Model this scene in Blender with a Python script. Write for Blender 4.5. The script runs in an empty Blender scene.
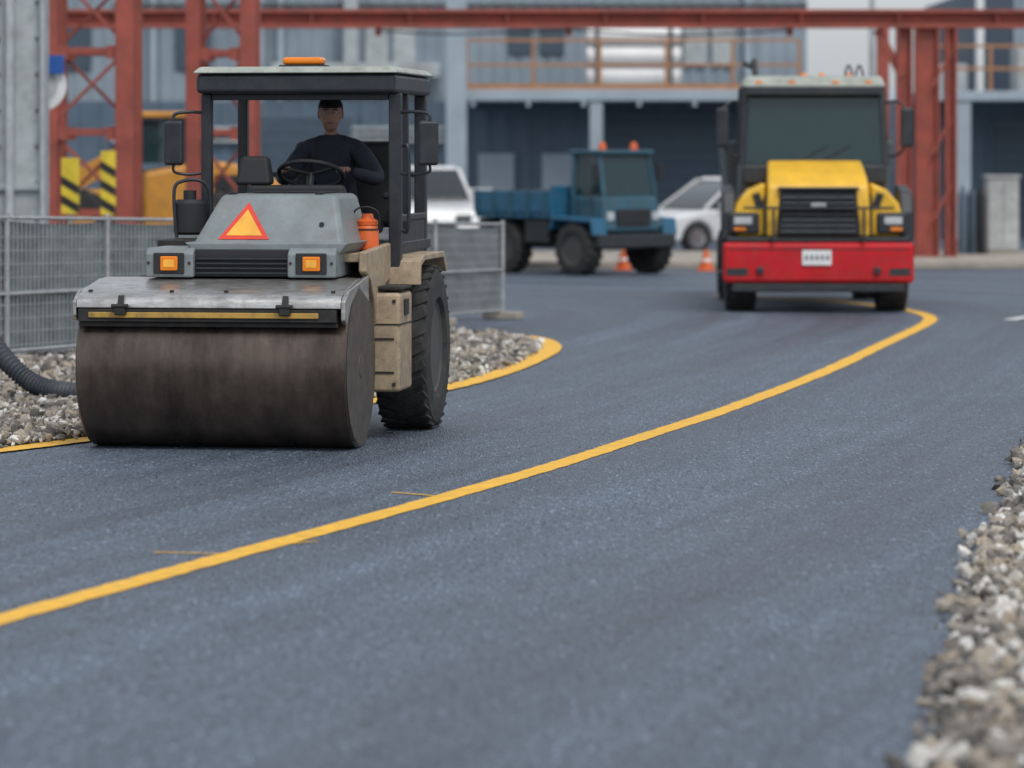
import bpy, bmesh, math, random
import numpy as np
from mathutils import Vector, Matrix, Euler
random.seed(7); rng=np.random.default_rng(7)
sc=bpy.context.scene; COL=sc.collection
R=math.radians

# ------------------------------------------------------------------ materials
def M(name,col,rough=.5,metal=0,var=.2,vs=4,bump=0,bs=60,dirt=0,dcol=(.10,.085,.07),dz=None,spec=.5,coat=0,alpha=1,stretch=(1,1,1),rvar=.15):
    m=bpy.data.materials.new(name); m.use_nodes=True
    n=m.node_tree.nodes; l=m.node_tree.links
    b=n['Principled BSDF']
    tc=n.new('ShaderNodeTexCoord'); mp=n.new('ShaderNodeMapping'); mp.inputs['Scale'].default_value=stretch
    l.new(tc.outputs['Object'],mp.inputs['Vector'])
    no=n.new('ShaderNodeTexNoise'); no.inputs['Scale'].default_value=vs; no.inputs['Detail'].default_value=6; no.inputs['Roughness'].default_value=.65
    l.new(mp.outputs[0],no.inputs['Vector'])
    mr=n.new('ShaderNodeMapRange'); mr.inputs[1].default_value=.3; mr.inputs[2].default_value=.7
    mr.inputs[3].default_value=1-var; mr.inputs[4].default_value=1+var*.6
    l.new(no.outputs[0],mr.inputs[0])
    mx=n.new('ShaderNodeMix'); mx.data_type='RGBA'; mx.blend_type='MULTIPLY'; mx.inputs[0].default_value=1
    mx.inputs[6].default_value=(*col,1); l.new(mr.outputs[0],mx.inputs[7])
    out=mx.outputs[2]
    if dirt>0 or dz is not None:
        n2=n.new('ShaderNodeTexNoise'); n2.inputs['Scale'].default_value=vs*1.7; n2.inputs['Detail'].default_value=9; n2.inputs['Roughness'].default_value=.75
        l.new(tc.outputs['Object'],n2.inputs['Vector'])
        r2=n.new('ShaderNodeMapRange'); r2.inputs[1].default_value=.45; r2.inputs[2].default_value=.68; r2.inputs[3].default_value=0; r2.inputs[4].default_value=dirt
        l.new(n2.outputs[0],r2.inputs[0]); f=r2.outputs[0]
        if dz is not None:
            sp=n.new('ShaderNodeSeparateXYZ'); l.new(tc.outputs['Object'],sp.inputs[0])
            r3=n.new('ShaderNodeMapRange'); r3.inputs[1].default_value=dz; r3.inputs[2].default_value=0; r3.inputs[3].default_value=0; r3.inputs[4].default_value=.8
            l.new(sp.outputs[2],r3.inputs[0])
            mu=n.new('ShaderNodeMath'); mu.operation='MULTIPLY'; l.new(r3.outputs[0],mu.inputs[0]); l.new(n2.outputs[0],mu.inputs[1])
            ad=n.new('ShaderNodeMath'); ad.operation='ADD'; ad.use_clamp=True; l.new(mu.outputs[0],ad.inputs[0]); l.new(f,ad.inputs[1]); f=ad.outputs[0]
        m2=n.new('ShaderNodeMix'); m2.data_type='RGBA'; l.new(f,m2.inputs[0]); l.new(out,m2.inputs[6]); m2.inputs[7].default_value=(*dcol,1); out=m2.outputs[2]
    l.new(out,b.inputs['Base Color'])
    rr=n.new('ShaderNodeMapRange'); rr.inputs[1].default_value=.3; rr.inputs[2].default_value=.7
    rr.inputs[3].default_value=max(0.02,rough-rvar*rough); rr.inputs[4].default_value=min(1,rough+rvar*rough)
    l.new(no.outputs[0],rr.inputs[0]); l.new(rr.outputs[0],b.inputs['Roughness'])
    b.inputs['Metallic'].default_value=metal; b.inputs['Specular IOR Level'].default_value=spec
    b.inputs['Coat Weight'].default_value=coat; b.inputs['Alpha'].default_value=alpha
    if bump:
        n3=n.new('ShaderNodeTexNoise'); n3.inputs['Scale'].default_value=bs; n3.inputs['Detail'].default_value=4
        l.new(mp.outputs[0],n3.inputs['Vector'])
        bp=n.new('ShaderNodeBump'); bp.inputs['Strength'].default_value=bump; bp.inputs['Distance'].default_value=.01
        l.new(n3.outputs[0],bp.inputs['Height']); l.new(bp.outputs[0],b.inputs['Normal'])
    return m

m_hood=M('hood_paint',(.20,.232,.24),.42,dirt=.5,vs=4,dcol=(.15,.138,.12))
m_cream=M('cream_paint',(.40,.31,.205),.55,dirt=.7,vs=6,dz=.9,dcol=(.15,.115,.085))
m_black=M('black_paint',(.018,.022,.030),.45,var=.3,dirt=.35,dcol=(.06,.056,.052),vs=6)
m_matte=M('dark_plastic',(.018,.020,.023),.7,var=.3)
m_chassis=M('chassis',(.020,.020,.020),.75,var=.4,dirt=.45,dcol=(.07,.06,.05))
m_rubber=M('tyre_rubber',(.024,.024,.025),.85,var=.3,dirt=.55,dcol=(.085,.08,.075),bump=.3,bs=90)
m_rim=M('rim_dark',(.06,.06,.062),.6,dirt=.5)
m_steel=M('cover_steel',(.56,.55,.53),.34,metal=.85,var=.35,vs=5,dirt=.5,dcol=(.20,.16,.13),stretch=(1,4,4),bump=.12,bs=40)
m_drum=M('drum_steel',(.135,.102,.083),.32,metal=.7,var=.55,vs=1.5,dirt=.55,dcol=(.035,.028,.025),stretch=(3,.7,.7),bump=.08,bs=14,rvar=.35)
m_drumend=M('drum_end',(.11,.095,.082),.6,metal=.4,var=.45,vs=6,dirt=.6,dcol=(.05,.042,.035))
m_yel=M('yellow_paint',(.50,.30,.06),.5,dirt=.7,vs=6,dcol=(.08,.065,.05))
m_tyel=M('truck_yellow',(.80,.46,.03),.42,var=.15,dirt=.2,vs=3)
m_red=M('truck_red',(.52,.010,.016),.48,var=.2,dirt=.25,vs=3,dz=.5,spec=.3)
m_tgrey=M('truck_grey',(.085,.10,.105),.5,dirt=.25)
m_tdark=M('truck_dark',(.020,.026,.032),.5,dirt=.25)
m_white=M('white_paint',(.74,.75,.75),.35,var=.08,dirt=.08,coat=.2)
m_roofw=M('roof_offwhite',(.36,.385,.34),.55,var=.25,dirt=.5)
m_amber=M('amber_lens',(.80,.22,.012),.2,var=.2)
m_orange=M('orange_plastic',(.70,.12,.018),.45,var=.2,dirt=.3)
m_lens=M('clear_lens',(.50,.52,.53),.1,var=.1)
m_chrome=M('chrome',(.6,.6,.6),.2,metal=1,var=.1)
m_glass=M('tinted_glass',(.015,.042,.048),.05,var=.1,alpha=.80,spec=.6)
m_cglass=M('car_glass',(.02,.028,.034),.05,var=.1,spec=.8)
m_mirror=M('mirror_glass',(.5,.52,.55),.05,metal=1,var=.05)
m_blue=M('blue_paint',(.015,.12,.22),.45,dirt=.35,vs=4)
m_teal=M('teal_paint',(.025,.095,.14),.45,dirt=.35,vs=4)
m_redst=M('red_oxide_steel',(.34,.075,.052),.65,var=.35,dirt=.5,dcol=(.15,.065,.045),vs=2)
m_galv=M('galvanised',(.40,.42,.43),.5,metal=.4,var=.25,vs=8)
m_net=M('fence_netting',(.19,.225,.235),.9,var=.4,vs=3,bump=.5,bs=30,dirt=.4,dcol=(.11,.12,.12))
m_palest=M('pale_steel',(.42,.46,.47),.6,var=.2,dirt=.4,vs=2)
m_linep=M('road_paint_yellow',(.86,.47,.035),.65,var=.22,vs=9,dirt=.35,dcol=(.40,.27,.09),bump=.3,bs=120)
m_linew=M('road_paint_white',(.7,.7,.68),.6,var=.2,vs=9,dirt=.4,dcol=(.2,.2,.2))
m_conc=M('kerb_concrete',(.37,.33,.28),.85,var=.25,vs=2,dirt=.35,bump=.4,bs=30)
m_wall_lo=M('wall_lower',(.09,.135,.185),.6,var=.2,vs=.6,dirt=.25,dcol=(.07,.08,.09))
m_wall_up=M('wall_upper',(.25,.31,.36),.6,var=.22,vs=.5,dirt=.2,dcol=(.15,.16,.17))
m_colp=M('column_bluegrey',(.34,.41,.46),.55,var=.15,vs=1,dirt=.15)
m_dark=M('dark_opening',(.05,.078,.108),.6)
m_rail=M('rail_orange',(.40,.19,.085),.5,var=.2)
m_skin=M('skin',(.38,.22,.16),.55,var=.1,vs=20)
m_cloth=M('dark_clothes',(.024,.029,.046),.85,var=.5,vs=9,bump=.8,bs=14)
m_cap=M('cap_cloth',(.012,.013,.017),.8,var=.3)
m_seat=M('seat_vinyl',(.018,.019,.021),.55,var=.2,bump=.2,bs=60)
m_bluesign=M('sign_blue',(.02,.10,.38),.4)
m_stripe_k=M('hazard_black',(.02,.02,.02),.5)
m_hyel=M('hazard_yellow',(.75,.56,.04),.5,dirt=.2)
m_cab=M('cabinet_grey',(.46,.48,.48),.55,dirt=.25)
m_signred=M('sign_red',(.72,.045,.02),.45,var=.15,dirt=.2)
m_signor=M('sign_orange',(.90,.44,.05),.45,var=.2,dirt=.2)
m_earth=M('gravel_bed',(.075,.068,.058),.95,var=.5,vs=20,bump=1,bs=60)
m_terrain=M('terrain',(.16,.16,.15),.95,var=.3,vs=.3,bump=.5,bs=10)
m_lips=M('lips',(.24,.11,.09),.5)
m_stub=M('stubble',(.29,.17,.125),.8)

# ------------------------------------------------------------------ mesh helpers
def empty(name,loc=(0,0,0),yaw=0):
    e=bpy.data.objects.new(name,None); COL.objects.link(e); e.location=loc; e.rotation_euler=(0,0,R(yaw)); e.empty_display_size=.3
    return e
def mk(name,parent,bm=None,mat=None,bev=0,smooth=False,seg=2,me=None):
    if me is None:
        me=bpy.data.meshes.new(name); bmesh.ops.recalc_face_normals(bm,faces=bm.faces); bm.to_mesh(me); bm.free()
    o=bpy.data.objects.new(name,me); COL.objects.link(o)
    if mat is not None:
        for mm in (mat if isinstance(mat,(list,tuple)) else [mat]): me.materials.append(mm)
    if parent: o.parent=parent
    if bev>0:
        md=o.modifiers.new('b','BEVEL'); md.width=bev; md.segments=seg; md.limit_method='ANGLE'; md.angle_limit=R(35); md.harden_normals=True
        me.shade_smooth()
    elif smooth: me.shade_smooth()
    return o
def frust(name,p,b,t,mat,bev=.01,seg=2):
    bm=bmesh.new()
    v=[bm.verts.new(c) for c in [(b[0],b[2],b[4]),(b[1],b[2],b[4]),(b[1],b[3],b[4]),(b[0],b[3],b[4]),(t[0],t[2],t[4]),(t[1],t[2],t[4]),(t[1],t[3],t[4]),(t[0],t[3],t[4])]]
    for f in [(0,3,2,1),(4,5,6,7),(0,1,5,4),(1,2,6,5),(2,3,7,6),(3,0,4,7)]: bm.faces.new([v[i] for i in f])
    return mk(name,p,bm,mat,bev,seg=seg)
def box(name,p,x0,x1,y0,y1,z0,z1,mat,bev=.008,seg=2):
    return frust(name,p,(x0,x1,y0,y1,z0),(x0,x1,y0,y1,z1),mat,bev,seg)
def boxr(name,p,c,s,mat,bev=.008,rot=(0,0,0),seg=2):
    o=box(name,p,-s[0]/2,s[0]/2,-s[1]/2,s[1]/2,-s[2]/2,s[2]/2,mat,bev,seg); o.location=c; o.rotation_euler=tuple(R(a) for a in rot); return o
def prism(name,p,pts,a0,a1,mat,axis='x',bev=.01,seg=2,taper=None):
    bm=bmesh.new()
    def P(u,w,a):
        if taper: a=a*taper(u,w)
        return (a,u,w) if axis=='x' else ((u,a,w) if axis=='y' else (u,w,a))
    A=[bm.verts.new(P(u,w,a0)) for u,w in pts]; B=[bm.verts.new(P(u,w,a1)) for u,w in pts]
    bm.faces.new(A); bm.faces.new(B[::-1])
    n=len(pts)
    for i in range(n): bm.faces.new([A[i],B[i],B[(i+1)%n],A[(i+1)%n]])
    return mk(name,p,bm,mat,bev,seg=seg)
def lathe(name,p,prof,c,mat,axis='x',seg=48,bev=0):
    bm=bmesh.new(); rings=[]
    for a,r in prof:
        ring=[]
        for i in range(seg):
            t=2*math.pi*i/seg; u,w=r*math.cos(t),r*math.sin(t)
            ring.append(bm.verts.new((c[0]+a,c[1]+u,c[2]+w) if axis=='x' else ((c[0]+u,c[1]+a,c[2]+w) if axis=='y' else (c[0]+u,c[1]+w,c[2]+a))))
        rings.append(ring)
    for k in range(len(rings)-1):
        for i in range(seg): bm.faces.new([rings[k][i],rings[k][(i+1)%seg],rings[k+1][(i+1)%seg],rings[k+1][i]])
    if prof[0][1]>1e-5: bm.faces.new(rings[0])
    if prof[-1][1]>1e-5: bm.faces.new(rings[-1][::-1])
    bmesh.ops.remove_doubles(bm,verts=bm.verts,dist=1e-6)
    o=mk(name,p,bm,mat,0,True)
    md=o.modifiers.new('es','EDGE_SPLIT'); md.split_angle=R(32)
    return o
def cyl(name,p,p0,p1,r,mat,seg=20,r2=None):
    return sweep(name,p,[p0,p1],[r,r if r2 is None else r2],mat,seg,False)
def sweep(name,p,pts,rad,mat,seg=12,smoothpath=True,n=8):
    pts=[Vector(q) for q in pts]
    if not isinstance(rad,(list,tuple)): rad=[rad]*len(pts)
    if smoothpath and len(pts)>2:
        q=[];rr=[]
        for i in range(len(pts)-1):
            p0=pts[max(i-1,0)];p1=pts[i];p2=pts[i+1];p3=pts[min(i+2,len(pts)-1)]
            for k in range(n):
                t=k/n
                q.append(.5*((2*p1)+(p2-p0)*t+(2*p0-5*p1+4*p2-p3)*t*t+(3*p1-p0-3*p2+p3)*t**3)); rr.append(rad[i]*(1-t)+rad[i+1]*t)
        q.append(pts[-1]); rr.append(rad[-1]); pts,rad=q,rr
    bm=bmesh.new(); rings=[]; up=None
    for i,q in enumerate(pts):
        t=(pts[min(i+1,len(pts)-1)]-pts[max(i-1,0)]).normalized()
        if up is None:
            up=Vector((0,0,1)) if abs(t.z)<.9 else Vector((1,0,0))
        s=t.cross(up).normalized(); up=s.cross(t).normalized()
        rings.append([bm.verts.new(q+(s*math.cos(2*math.pi*k/seg)+up*math.sin(2*math.pi*k/seg))*rad[i]) for k in range(seg)])
    for k in range(len(rings)-1):
        for i in range(seg): bm.faces.new([rings[k][i],rings[k][(i+1)%seg],rings[k+1][(i+1)%seg],rings[k+1][i]])
    bm.faces.new(rings[0]); bm.faces.new(rings[-1][::-1])
    o=mk(name,p,bm,mat,0,True); md=o.modifiers.new('es','EDGE_SPLIT'); md.split_angle=R(50)
    return o
def bar(name,p,p0,p1,w,h,mat,bev=.004):
    p0=Vector(p0);p1=Vector(p1); d=p1-p0; L=d.length
    o=box(name,p,-w/2,w/2,-h/2,h/2,0,L,mat,bev)
    o.rotation_euler=d.to_track_quat('Z','Y').to_euler(); o.location=p0; return o
def ball(name,p,c,r,mat,seg=20):
    bm=bmesh.new(); bmesh.ops.create_uvsphere(bm,u_segments=seg,v_segments=seg//2+2,radius=1)
    if not isinstance(r,(tuple,list)): r=(r,r,r)
    for v in bm.verts: v.co=Vector((v.co.x*r[0]+c[0],v.co.y*r[1]+c[1],v.co.z*r[2]+c[2]))
    return mk(name,p,bm,mat,0,True)
def wheel(name,p,c,r,w,mrim,lugs=24,side=1,lug=.02):
    h=w/2
    prof=[(-h*.75,r*.55),(-h,r*.62),(-h*1.04,r*.8),(-h*.96,r*.93),(-h*.8,r*.985),(0,r),(h*.8,r*.985),(h*.96,r*.93),(h*1.04,r*.8),(h,r*.62),(h*.75,r*.55)]
    lathe(name+'_tyre',p,prof,c,m_rubber)
    s=side
    rp=[(s*h*.8,r*.58),(s*h*.86,r*.56),(s*h*.8,r*.52),(s*h*.35,r*.46),(s*h*.25,r*.3),(s*h*.55,r*.26),(s*h*.6,r*.14),(s*h*.75,r*.12),(s*h*.78,0.0)]
    lathe(name+'_rim',p,rp,c,mrim)
    bm=bmesh.new()
    for i in range(8):
        t=2*math.pi*i/8
        bmesh.ops.create_cube(bm,size=.03,matrix=Matrix.Translation((c[0]+s*h*.58,c[1]+r*.2*math.cos(t),c[2]+r*.2*math.sin(t))))
    mk(name+'_nuts',p,bm,m_chassis)
    if lugs:
        bm=bmesh.new()
        for i in range(lugs):
            for sd in (-1,1):
                t=2*math.pi*(i+(.5 if sd>0 else 0))/lugs
                mt=Matrix.Translation(c)@Matrix.Rotation(t,4,'X')@Matrix.Translation((sd*h*.5,0,r*.99))@Matrix.Rotation(sd*R(25),4,'Z')@Matrix.Diagonal((h*.9,r*.11,lug*1.6,1))
                bmesh.ops.create_cube(bm,size=1,matrix=mt)
        mk(name+'_tread',p,bm,m_rubber)
def skin(name,p,vs,ed,mat,sub=2):
    me=bpy.data.meshes.new(name); me.from_pydata([v[0] for v in vs],ed,[]); o=bpy.data.objects.new(name,me); COL.objects.link(o); o.parent=p
    o.modifiers.new('s','SKIN')
    for i,v in enumerate(vs):
        r=v[1] if isinstance(v[1],tuple) else (v[1],v[1])
        me.skin_vertices[0].data[i].radius=r; me.skin_vertices[0].data[i].use_root=(i==0)
    o.modifiers['s'].use_smooth_shade=True
    sb=o.modifiers.new('u','SUBSURF'); sb.levels=sub; sb.render_levels=sub
    me.materials.append(mat); return o

# ------------------------------------------------------------------ people (seated, facing -y)
def seated(name,loc,yaw,sw,swr,sc_=1.0):
    """pelvis at local origin. sw = steering wheel centre in local coords"""
    e=empty(name,loc,yaw); e.scale=(sc_,)*3
    hx=swr*.86
    HL=(sw[0]-hx,sw[1]+.14,sw[2]+.03); HR=(sw[0]+hx,sw[1]+.14,sw[2]+.03)
    vs=[((0,0,0),(.165,.12)),((0,-.02,.16),(.155,.115)),((0,-.06,.34),(.19,.12)),((0,-.07,.44),(.13,.09)),((0,-.10,.50),(.055,.055)),((0,-.125,.55),(.05,.05)),
        ((-.19,-.06,.41),(.082,.082)),((-.33,-.17,.20),(.062,.062)),(tuple(np.array(HL)*.80+np.array((-.33,-.17,.20))*.20),(.040,.040)),
        ((.19,-.06,.41),(.082,.082)),((.35,-.15,.20),(.062,.062)),(tuple(np.array(HR)*.80+np.array((.35,-.15,.20))*.20),(.040,.040)),
        ((-.10,-.06,-.02),(.095,.09)),((-.17,-.44,.05),(.068,.068)),((-.16,-.55,-.36),(.045,.045)),
        ((.10,-.06,-.02),(.095,.09)),((.17,-.44,.05),(.068,.068)),((.16,-.55,-.36),(.045,.045))]
    ed=[(0,1),(1,2),(2,3),(3,4),(4,5),(3,6),(6,7),(7,8),(3,9),(9,10),(10,11),(0,12),(12,13),(13,14),(0,15),(15,16),(16,17)]
    skin('body',e,vs,ed,m_cloth)
    for s in (-1,1):
        skin('shoe',e,[((s*.16,-.55,-.40),.05),((s*.165,-.62,-.43),.045),((s*.17,-.74,-.445),.036)],[(0,1),(1,2)],m_matte,2)
    hd=empty('head',(0,-.13,.565)); hd.parent=e; hd.rotation_euler=(R(5),0,R(10))
    hc=Vector((0,-.035,.10))
    bm=bmesh.new(); bmesh.ops.create_uvsphere(bm,u_segments=28,v_segments=20,radius=1)
    for v in bm.verts:
        x,y,z=v.co
        k=1-.28*max(0,-z)**1.3
        x*=.080*k; yy=y*.098*(1-.15*max(0,-z)); zz=z*.122
        if y<0 and z<-.35: yy-=.012*(-z)
        if y<-.6 and abs(z-.12)<.15: yy+=.006
        v.co=Vector((x,yy,zz))+hc
    mk('skull',hd,bm,m_skin,0,True)
    skin('neck',e,[((0,-.09,.49),.054),((0,-.14,.60),.048)],[(0,1)],m_skin,2)
    bm=bmesh.new(); bmesh.ops.create_cone(bm,segments=10,radius1=.02,radius2=.006,depth=.05,cap_ends=True,matrix=Matrix.Translation(hc+Vector((0,-.1,-.008)))@Matrix.Rotation(R(14),4,'X'))
    mk('nose',hd,bm,m_skin,.003)
    for s in (-1,1):
        ball('ear',hd,(s*.080,-.025,.095),(.012,.02,.032),m_skin,12)
        ball('eye',hd,(s*.03,-.122,.115),(.012,.008,.007),m_white,10)
        ball('iris',hd,(s*.03,-.128,.115),(.006,.004,.006),m_matte,10)
        boxr('brow',hd,(s*.031,-.126,.135),(.034,.01,.007),m_matte,.002)
    ball('mouth',hd,(0,-.122,.042),(.024,.010,.006),m_lips,10)
    ball('beard_shadow',hd,(0,-.075,.024),(.052,.053,.044),m_stub,16)
    bm=bmesh.new(); bmesh.ops.create_uvsphere(bm,u_segments=24,v_segments=16,radius=1)
    for v in list(bm.verts):
        v.co=Vector((v.co.x*.089,v.co.y*.108,v.co.z*.110))+hc+Vector((0,.008,.024))
    geom=[v for v in bm.verts if v.co.z<hc.z+.045 and not (v.co.y>hc.y+.03 and v.co.z>hc.z-.05)]
    bmesh.ops.delete(bm,geom=geom,context='VERTS'); o=mk('cap',hd,bm,m_cap,0,True); sd=o.modifiers.new('so','SOLIDIFY'); sd.thickness=.006
    prism('cap_brim',hd,[(-.070,-.10),(-.05,-.155),(0,-.175),(.05,-.155),(.070,-.10)],.152,.159,m_cap,axis='z',bev=.002)
    for s,H in ((-1,HL),(1,HR)):
        H=Vector(H)
        skin('palm',e,[(H+Vector((s*.01,.11,-.005)),(.026,.022)),(H+Vector((0,.05,.0)),(.026,.018)),(H+Vector((0,.0,.008)),(.038,.017))],[(0,1),(1,2)],m_skin,2)
        for i,(off,ln) in enumerate(((-.03,.85),(-.01,1.0),(.01,.95),(.03,.8))):
            a=H+Vector((off,-.02,.012)); b=a+Vector((0,-.035*ln,.004)); c=b+Vector((0,-.012,-.026*ln)); d=c+Vector((0,.016,-.014*ln))
            skin('finger',e,[(a,.009),(b,.0085),(c,.008),(d,.007)],[(0,1),(1,2),(2,3)],m_skin,1)
        a=H+Vector((-s*.028,.03,.0)); skin('thumb',e,[(a,.011),(a+Vector((-s*.022,-.025,-.004)),.010),(a+Vector((-s*.022,-.05,-.016)),.009)],[(0,1),(1,2)],m_skin,1)
    return e

# ------------------------------------------------------------------ ground
def plane_obj(name,x0,x1,y0,y1,z,mat):
    bm=bmesh.new(); v=[bm.verts.new(c) for c in [(x0,y0,z),(x1,y0,z),(x1,y1,z),(x0,y1,z)]]; bm.faces.new(v); return mk(name,None,bm,mat)
plane_obj('terrain',-900,900,-300,2500,-.006,m_terrain)

center=[(-7.5,1.5),(-5.6,6.5),(-4.3,10.5),(-3.25,13.8),(-2.36,16.58),(-1.60,18.9),(-.45,22.35),(.33,24.84),(.963,27.1),(1.72,29.8),(2.98,34.87),(4.08,39.9),(4.80,43.2),(5.25,45.4),(5.43,46.9),(5.40,48.4),(5.15,50),(4.5,51.8),(3.0,53.4)]
leftl=[(-6.0,22.9),(-4.75,24.2),(-3.75,25.75),(-3.0,27.2),(-2.15,28.9),(-1.25,30.86),(-.565,32.8),(-.06,35.2),(.28,37.6),(.42,39.3),(.35,40.9),(.05,42),(-.42,42.7),(-.98,43.2),(-1.6,43.4)]
def catmull(pts,n=14):
    P=[np.array(p,float) for p in pts]; out=[]
    for i in range(len(P)-1):
        p0=P[max(i-1,0)];p1=P[i];p2=P[i+1];p3=P[min(i+2,len(P)-1)]
        for k in range(n):
            t=k/n; out.append(.5*(2*p1+(p2-p0)*t+(2*p0-5*p1+4*p2-p3)*t*t+(3*p1-p0-3*p2+p3)*t**3))
    out.append(P[-1]); return np.array(out)
def ribbon(name,pts,w,z,mat,ragged=.008):
    c=catmull(pts,22); d=np.gradient(c,axis=0); d/=np.linalg.norm(d,axis=1)[:,None]; nr=np.stack([-d[:,1],d[:,0]],1)
    bm=bmesh.new(); prev=None
    for q,nn in zip(c,nr):
        a=bm.verts.new((*(q+nn*(w/2+random.uniform(-ragged,ragged))),z)); b=bm.verts.new((*(q-nn*(w/2+random.uniform(-ragged,ragged))),z))
        if prev: bm.faces.new([prev[0],a,b,prev[1]])
        prev=(a,b)
    return mk(name,None,bm,mat)
ribbon('road_line',center,.18,.0045,m_linep)
ribbon('road_line.001',leftl,.24,.0125,m_linep)
ribbon('road_line.002',[(6.35,46.0),(6.9,47.2),(7.9,48.6),(9.5,50)],.18,.0045,m_linew)
for k,(a,b) in enumerate([((-1.93,19.35),(-1.5,19.25)),((-.76,22.75),(-.42,22.45)),((-1.25,19.75),(-1.08,19.9))]):
    ribbon('paint_scuff' if k==0 else 'paint_scuff.%03d'%k,[a,((a[0]+b[0])/2,(a[1]+b[1])/2+.01),b],.03,.005,m_linep,.012)

# asphalt with distance-to-centreline attributes
def asphalt():
    X=np.concatenate([np.linspace(-60,-9,12),np.arange(-8.5,14,.3),np.linspace(15,60,12)]); Y=np.concatenate([np.linspace(-10,2,4),np.arange(3,64,.4),np.linspace(65,120,14)])
    gx,gy=np.meshgrid(X,Y); pos=np.stack([gx.ravel(),gy.ravel()],1)
    ext=[(-10,-6)]+center[:-2]+[(3.6,52.8),(0.5,54.5),(-6,57),(-20,60)]
    c=catmull(ext,10); seg=c[1:]-c[:-1]; sl=np.linalg.norm(seg,axis=1); cum=np.concatenate([[0],np.cumsum(sl)])
    best=np.full(len(pos),1e9); sg=np.zeros(len(pos)); al=np.zeros(len(pos))
    for i in range(len(seg)):
        r=pos-c[i]; t=np.clip((r@seg[i])/sl[i]**2,0,1); q=r-t[:,None]*seg[i]; d=np.linalg.norm(q,axis=1)
        cr=np.sign(seg[i][0]*r[:,1]-seg[i][1]*r[:,0]); m=d<best
        best[m]=d[m]; sg[m]=cr[m]; al[m]=cum[i]+t[m]*sl[i]
    me=bpy.data.meshes.new('asphalt_road'); nx,ny=len(X),len(Y)
    idx=np.arange(nx*ny).reshape(ny,nx); f=np.stack([idx[:-1,:-1],idx[:-1,1:],idx[1:,1:],idx[1:,:-1]],-1).reshape(-1,4)
    me.from_pydata(np.column_stack([pos,np.zeros(len(pos))]).tolist(),[],f.tolist())
    for nm,v in (('dist',best*sg),('along',al)):
        a=me.attributes.new(nm,'FLOAT','POINT'); a.data.foreach_set('value',v.astype(np.float32))
    m=bpy.data.materials.new('asphalt'); m.use_nodes=True; n=m.node_tree.nodes; l=m.node_tree.links; b=n['Principled BSDF']
    def N(t,**k):
        x=n.new(t)
        for kk,v in k.items(): setattr(x,kk,v)
        return x
    def MR(src,a,bb,c,d):
        r=N('ShaderNodeMapRange'); r.inputs[1].default_value=a; r.inputs[2].default_value=bb; r.inputs[3].default_value=c; r.inputs[4].default_value=d; l.new(src,r.inputs[0]); return r.outputs[0]
    def MU(x,y,op='MULTIPLY'):
        r=N('ShaderNodeMath',operation=op); l.new(x,r.inputs[0]); l.new(y,r.inputs[1]); return r.outputs[0]
    def NO(vec,s,det=4,ro=.6):
        x=N('ShaderNodeTexNoise'); x.inputs['Scale'].default_value=s; x.inputs['Detail'].default_value=det; x.inputs['Roughness'].default_value=ro; l.new(vec,x.inputs['Vector']); return x.outputs[0]
    ad=N('ShaderNodeAttribute'); ad.attribute_name='dist'; aa=N('ShaderNodeAttribute'); aa.attribute_name='along'
    def DV(k):
        s1=N('ShaderNodeMath',operation='MULTIPLY'); s1.inputs[1].default_value=k; l.new(aa.outputs['Fac'],s1.inputs[0])
        cb=N('ShaderNodeCombineXYZ'); l.new(ad.outputs['Fac'],cb.inputs[0]); l.new(s1.outputs[0],cb.inputs[1]); return cb.outputs[0]
    band=NO(DV(.025),1.0,5,.55); streak=NO(DV(.025),5,3,.6)
    tc=N('ShaderNodeTexCoord')
    mp=N('ShaderNodeMapping'); mp.inputs['Scale'].default_value=(1,.22,1); l.new(tc.outputs['Object'],mp.inputs['Vector'])
    g1=NO(mp.outputs[0],80,3,.75); g2=NO(mp.outputs[0],28,4,.8); mott=NO(tc.outputs['Object'],.7,4)
    vo=N('ShaderNodeTexVoronoi'); vo.inputs['Scale'].default_value=70; l.new(mp.outputs[0],vo.inputs['Vector'])
    f=MU(MR(band,.32,.68,.66,1.32),MR(g1,.34,.66,.35,1.70)); f=MU(f,MR(g2,.3,.7,.68,1.34)); f=MU(f,MR(mott,.3,.7,.90,1.1)); f=MU(f,MR(streak,.3,.7,.86,1.14))
    sepc=N('ShaderNodeSeparateColor'); l.new(vo.outputs['Color'],sepc.inputs[0]); f=MU(f,MR(sepc.outputs[0],.90,1,.96,2.1)); f=MU(f,MR(sepc.outputs[1],0,.18,.42,1))
    mx=N('ShaderNodeMix',data_type='RGBA',blend_type='MULTIPLY'); mx.inputs[0].default_value=1; mx.inputs[6].default_value=(.088,.112,.146,1); l.new(f,mx.inputs[7]); l.new(mx.outputs[2],b.inputs['Base Color'])
    l.new(MR(band,.3,.7,.45,.66),b.inputs['Roughness']); b.inputs['Specular IOR Level'].default_value=.5
    bp=N('ShaderNodeBump'); bp.inputs['Strength'].default_value=.8; bp.inputs['Distance'].default_value=.015; l.new(MU(g1,vo.outputs['Distance'],'ADD'),bp.inputs['Height']); l.new(bp.outputs[0],b.inputs['Normal'])
    mk('asphalt_road',None,None,m,me=me)
asphalt()

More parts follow.
